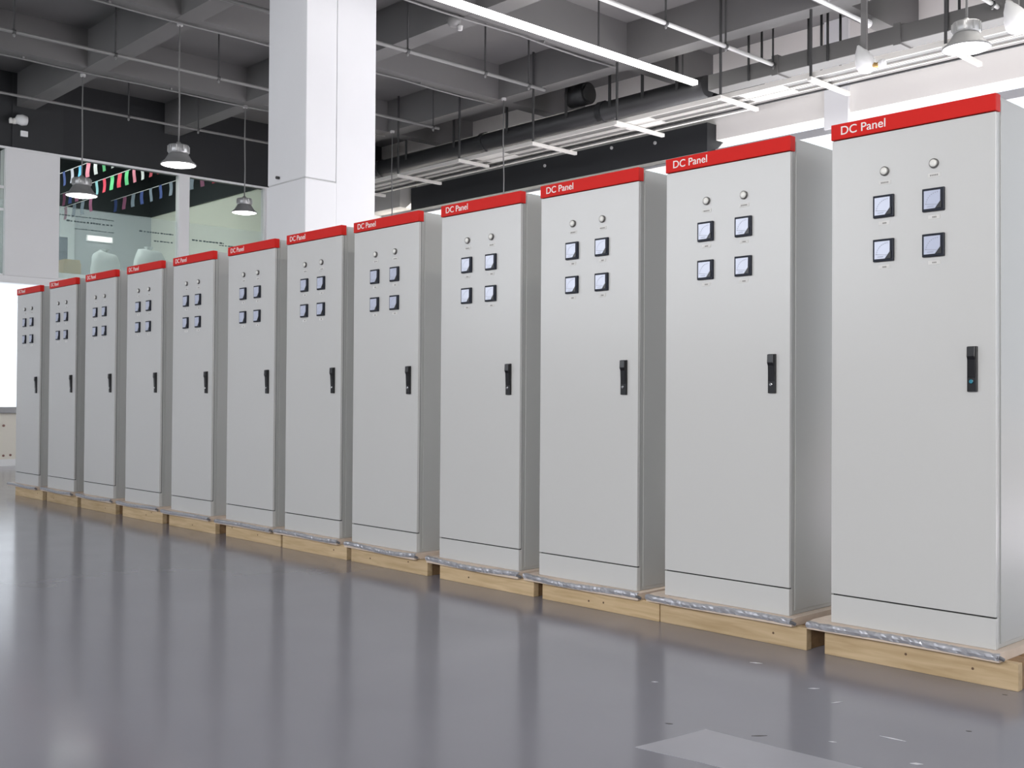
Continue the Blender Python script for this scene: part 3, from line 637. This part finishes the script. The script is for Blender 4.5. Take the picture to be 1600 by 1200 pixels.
# ================================================================== OFFICE CONTENTS behind the glass
def flag_string(y, z, x0, x1, cols, label, sag=0.0):
    r = empty('flag_string', ((x0+x1)/2, y, z), label, 'flags', 'flag strings in the office')
    at(r, MB().tube([(x0, y, z), ((x0+x1)/2, y, z-sag), (x1, y, z)], 0.007, 5), 'cord', CORD)
    n = len(cols)
    for k, c in enumerate(cols):
        x = x0+(x1-x0)*(k+0.5)/n; t = (x-x0)/(x1-x0); zz = z-sag*(1-abs(2*t-1)); wd, h = 0.16, 0.30
        mb = MB(); seg = 4
        for i in range(seg+1):
            u = i/seg; yy = y+0.012*math.sin(4*u+k)
            for v in (0, 1):
                mb.v.append((x-wd/2+wd*v, yy+0.015*v*math.sin(k), zz-h*u))
                mb.v.append((x-wd/2+wd*v, yy+0.015*v*math.sin(k)+0.004, zz-h*u))
        for i in range(seg):
            a = i*4; mb.f += [(a, a+2, a+6, a+4), (a+1, a+5, a+7, a+3), (a, a+4, a+5, a+1), (a+2, a+3, a+7, a+6)]
        mb.f += [(0, 1, 3, 2), (seg*4, seg*4+2, seg*4+3, seg*4+1)]
        at(r, mb, 'flag', mat('flag_%s' % c[0], c[1], 0.8))
C_ = dict(teal=(0.25,0.50,0.52), navy=(0.04,0.07,0.22), grey=(0.45,0.45,0.52), blue=(0.12,0.45,0.75), pink=(0.75,0.25,0.33), white=(0.8,0.82,0.8), red=(0.65,0.05,0.09), green=(0.12,0.55,0.22), plum=(0.25,0.08,0.15), dim=(0.16,0.20,0.24))  # dull tones put the weaker light deep in the office into flag colours
cl = lambda *n: [(k, C_[k]) for k in n]
flag_string(4.10, 6.12, -26.0, -20.55, cl('teal','navy','white','grey','teal','navy','grey','blue','pink','white','green','white','white'), 'string of coloured flags nearest the pillar behind the office glass')
flag_string(4.88, 6.05, -26.0, -20.55, cl('plum','navy','plum','grey','navy','teal','red','green','red','green','pink','white','red','red'), 'string of red and green flags in the middle of the office')
flag_string(6.10, 6.05, -26.0, -20.55, cl('navy','plum','dim','navy','dim','navy','dim','navy','dim','plum','red'), 'string of dim blue flags nearest the office side wall')
flag_string(4.9, 5.72, -26.0, -24.0, cl('plum','dim','dim','plum'), 'short string of dimmed flags low at the back of the office')
bx = empty('cardboard_box', (-21.0, 3.17, 3.55), 'yellowish cardboard box standing against the office glass', 'box')
at(bx, MB().box((-21.2, 3.0, 3.551), (-20.75, 3.33, 3.80)), 'carton', CARD, bevel=0.004)
q = at(bx, MB().box((-21.2, 3.02, 3.80), (-20.75, 3.31, 3.86)), 'flap', CARD)
at(bx, MB().box((-21.0, 2.995, 3.56), (-20.93, 3.0, 3.80)), 'tape', mat('tape', (0.6, 0.5, 0.3), 0.3))
def bundle(name, c, sx, sy, sz, label, col):
    r = empty(name, (c[0], c[1], 3.551), label, 'sack', 'wrapped sacks in the office')
    bm = bmesh.new(); bmesh.ops.create_icosphere(bm, subdivisions=3, radius=1.0); rnd = random.Random(int(c[1]*10))
    for v in bm.verts:
        n = v.co.normalized(); k = 1+0.10*math.sin(5*n.x+c[1])*math.sin(4*n.y)+rnd.uniform(-.03, .03)
        q = lambda t: math.copysign(abs(t)**0.62, t)
        tp = 1.0 - 0.22*max(n.z, 0) + 0.12*math.sin(3*n.x+2*n.z)
        v.co = Vector((q(n.x)*sx*k*tp*0.9, q(n.y)*sy*k*tp*0.9, max(q(n.z), -0.85)*sz*k*0.8 + 0.68*sz))
    me = bpy.data.meshes.new('sack_body'); bm.to_mesh(me); bm.free(); me.materials.append(col); me.polygons.foreach_set('use_smooth', [True]*len(me.polygons))
    o = bpy.data.objects.new('sack_body', me); COL.objects.link(o); o.parent = r
    MB().lathe([(0.10, 1.36*sz), (0.05, 1.50*sz), (0.10, 1.60*sz)], (0, 0, 0), 'z', 10).build('tied_neck', col, r, smooth=True)
SACK = mat('white_sack', (0.66, 0.72, 0.70), 0.6)
bundle('white_sack', (-22.0, 4.30), 0.30, 0.30, 0.46, 'white plastic sack on the office floor, the lower one', SACK)
bundle('white_sack', (-22.0, 5.25), 0.33, 0.36, 0.55, 'white plastic sack on the office floor, the taller one by the mullion', SACK)
lk = empty('filing_cabinet', (-21.9, 3.2, 3.551), 'dark blue grey filing cabinet at the left edge of the office glass', 'cabinet')
at(lk, MB().box((-22.2, 2.75, 3.551), (-21.75, 3.45, 4.42)), 'carcass', mat('blue_grey', (0.10, 0.15, 0.20), 0.5), bevel=0.006)
for k in range(3): 
    dd = at(lk, MB().box((-21.75, 2.77, 3.57+k*0.28), (-21.735, 3.43, 3.83+k*0.28)), 'drawer', mat('blue_grey_front', (0.13, 0.18, 0.24), 0.5))
wlp = empty('wall_lamp', (-26.05, 5.8, 5.0), 'bright white bar lamp on the office back wall', 'lamp')
at(wlp, MB().box((-26.15, 5.55, 5.03), (-26.10, 6.20, 5.17)), 'backplate', TRIMW)
at(wlp, MB().box((-26.10, 5.60, 5.06), (-26.06, 6.15, 5.14)), 'tube', LEDG)
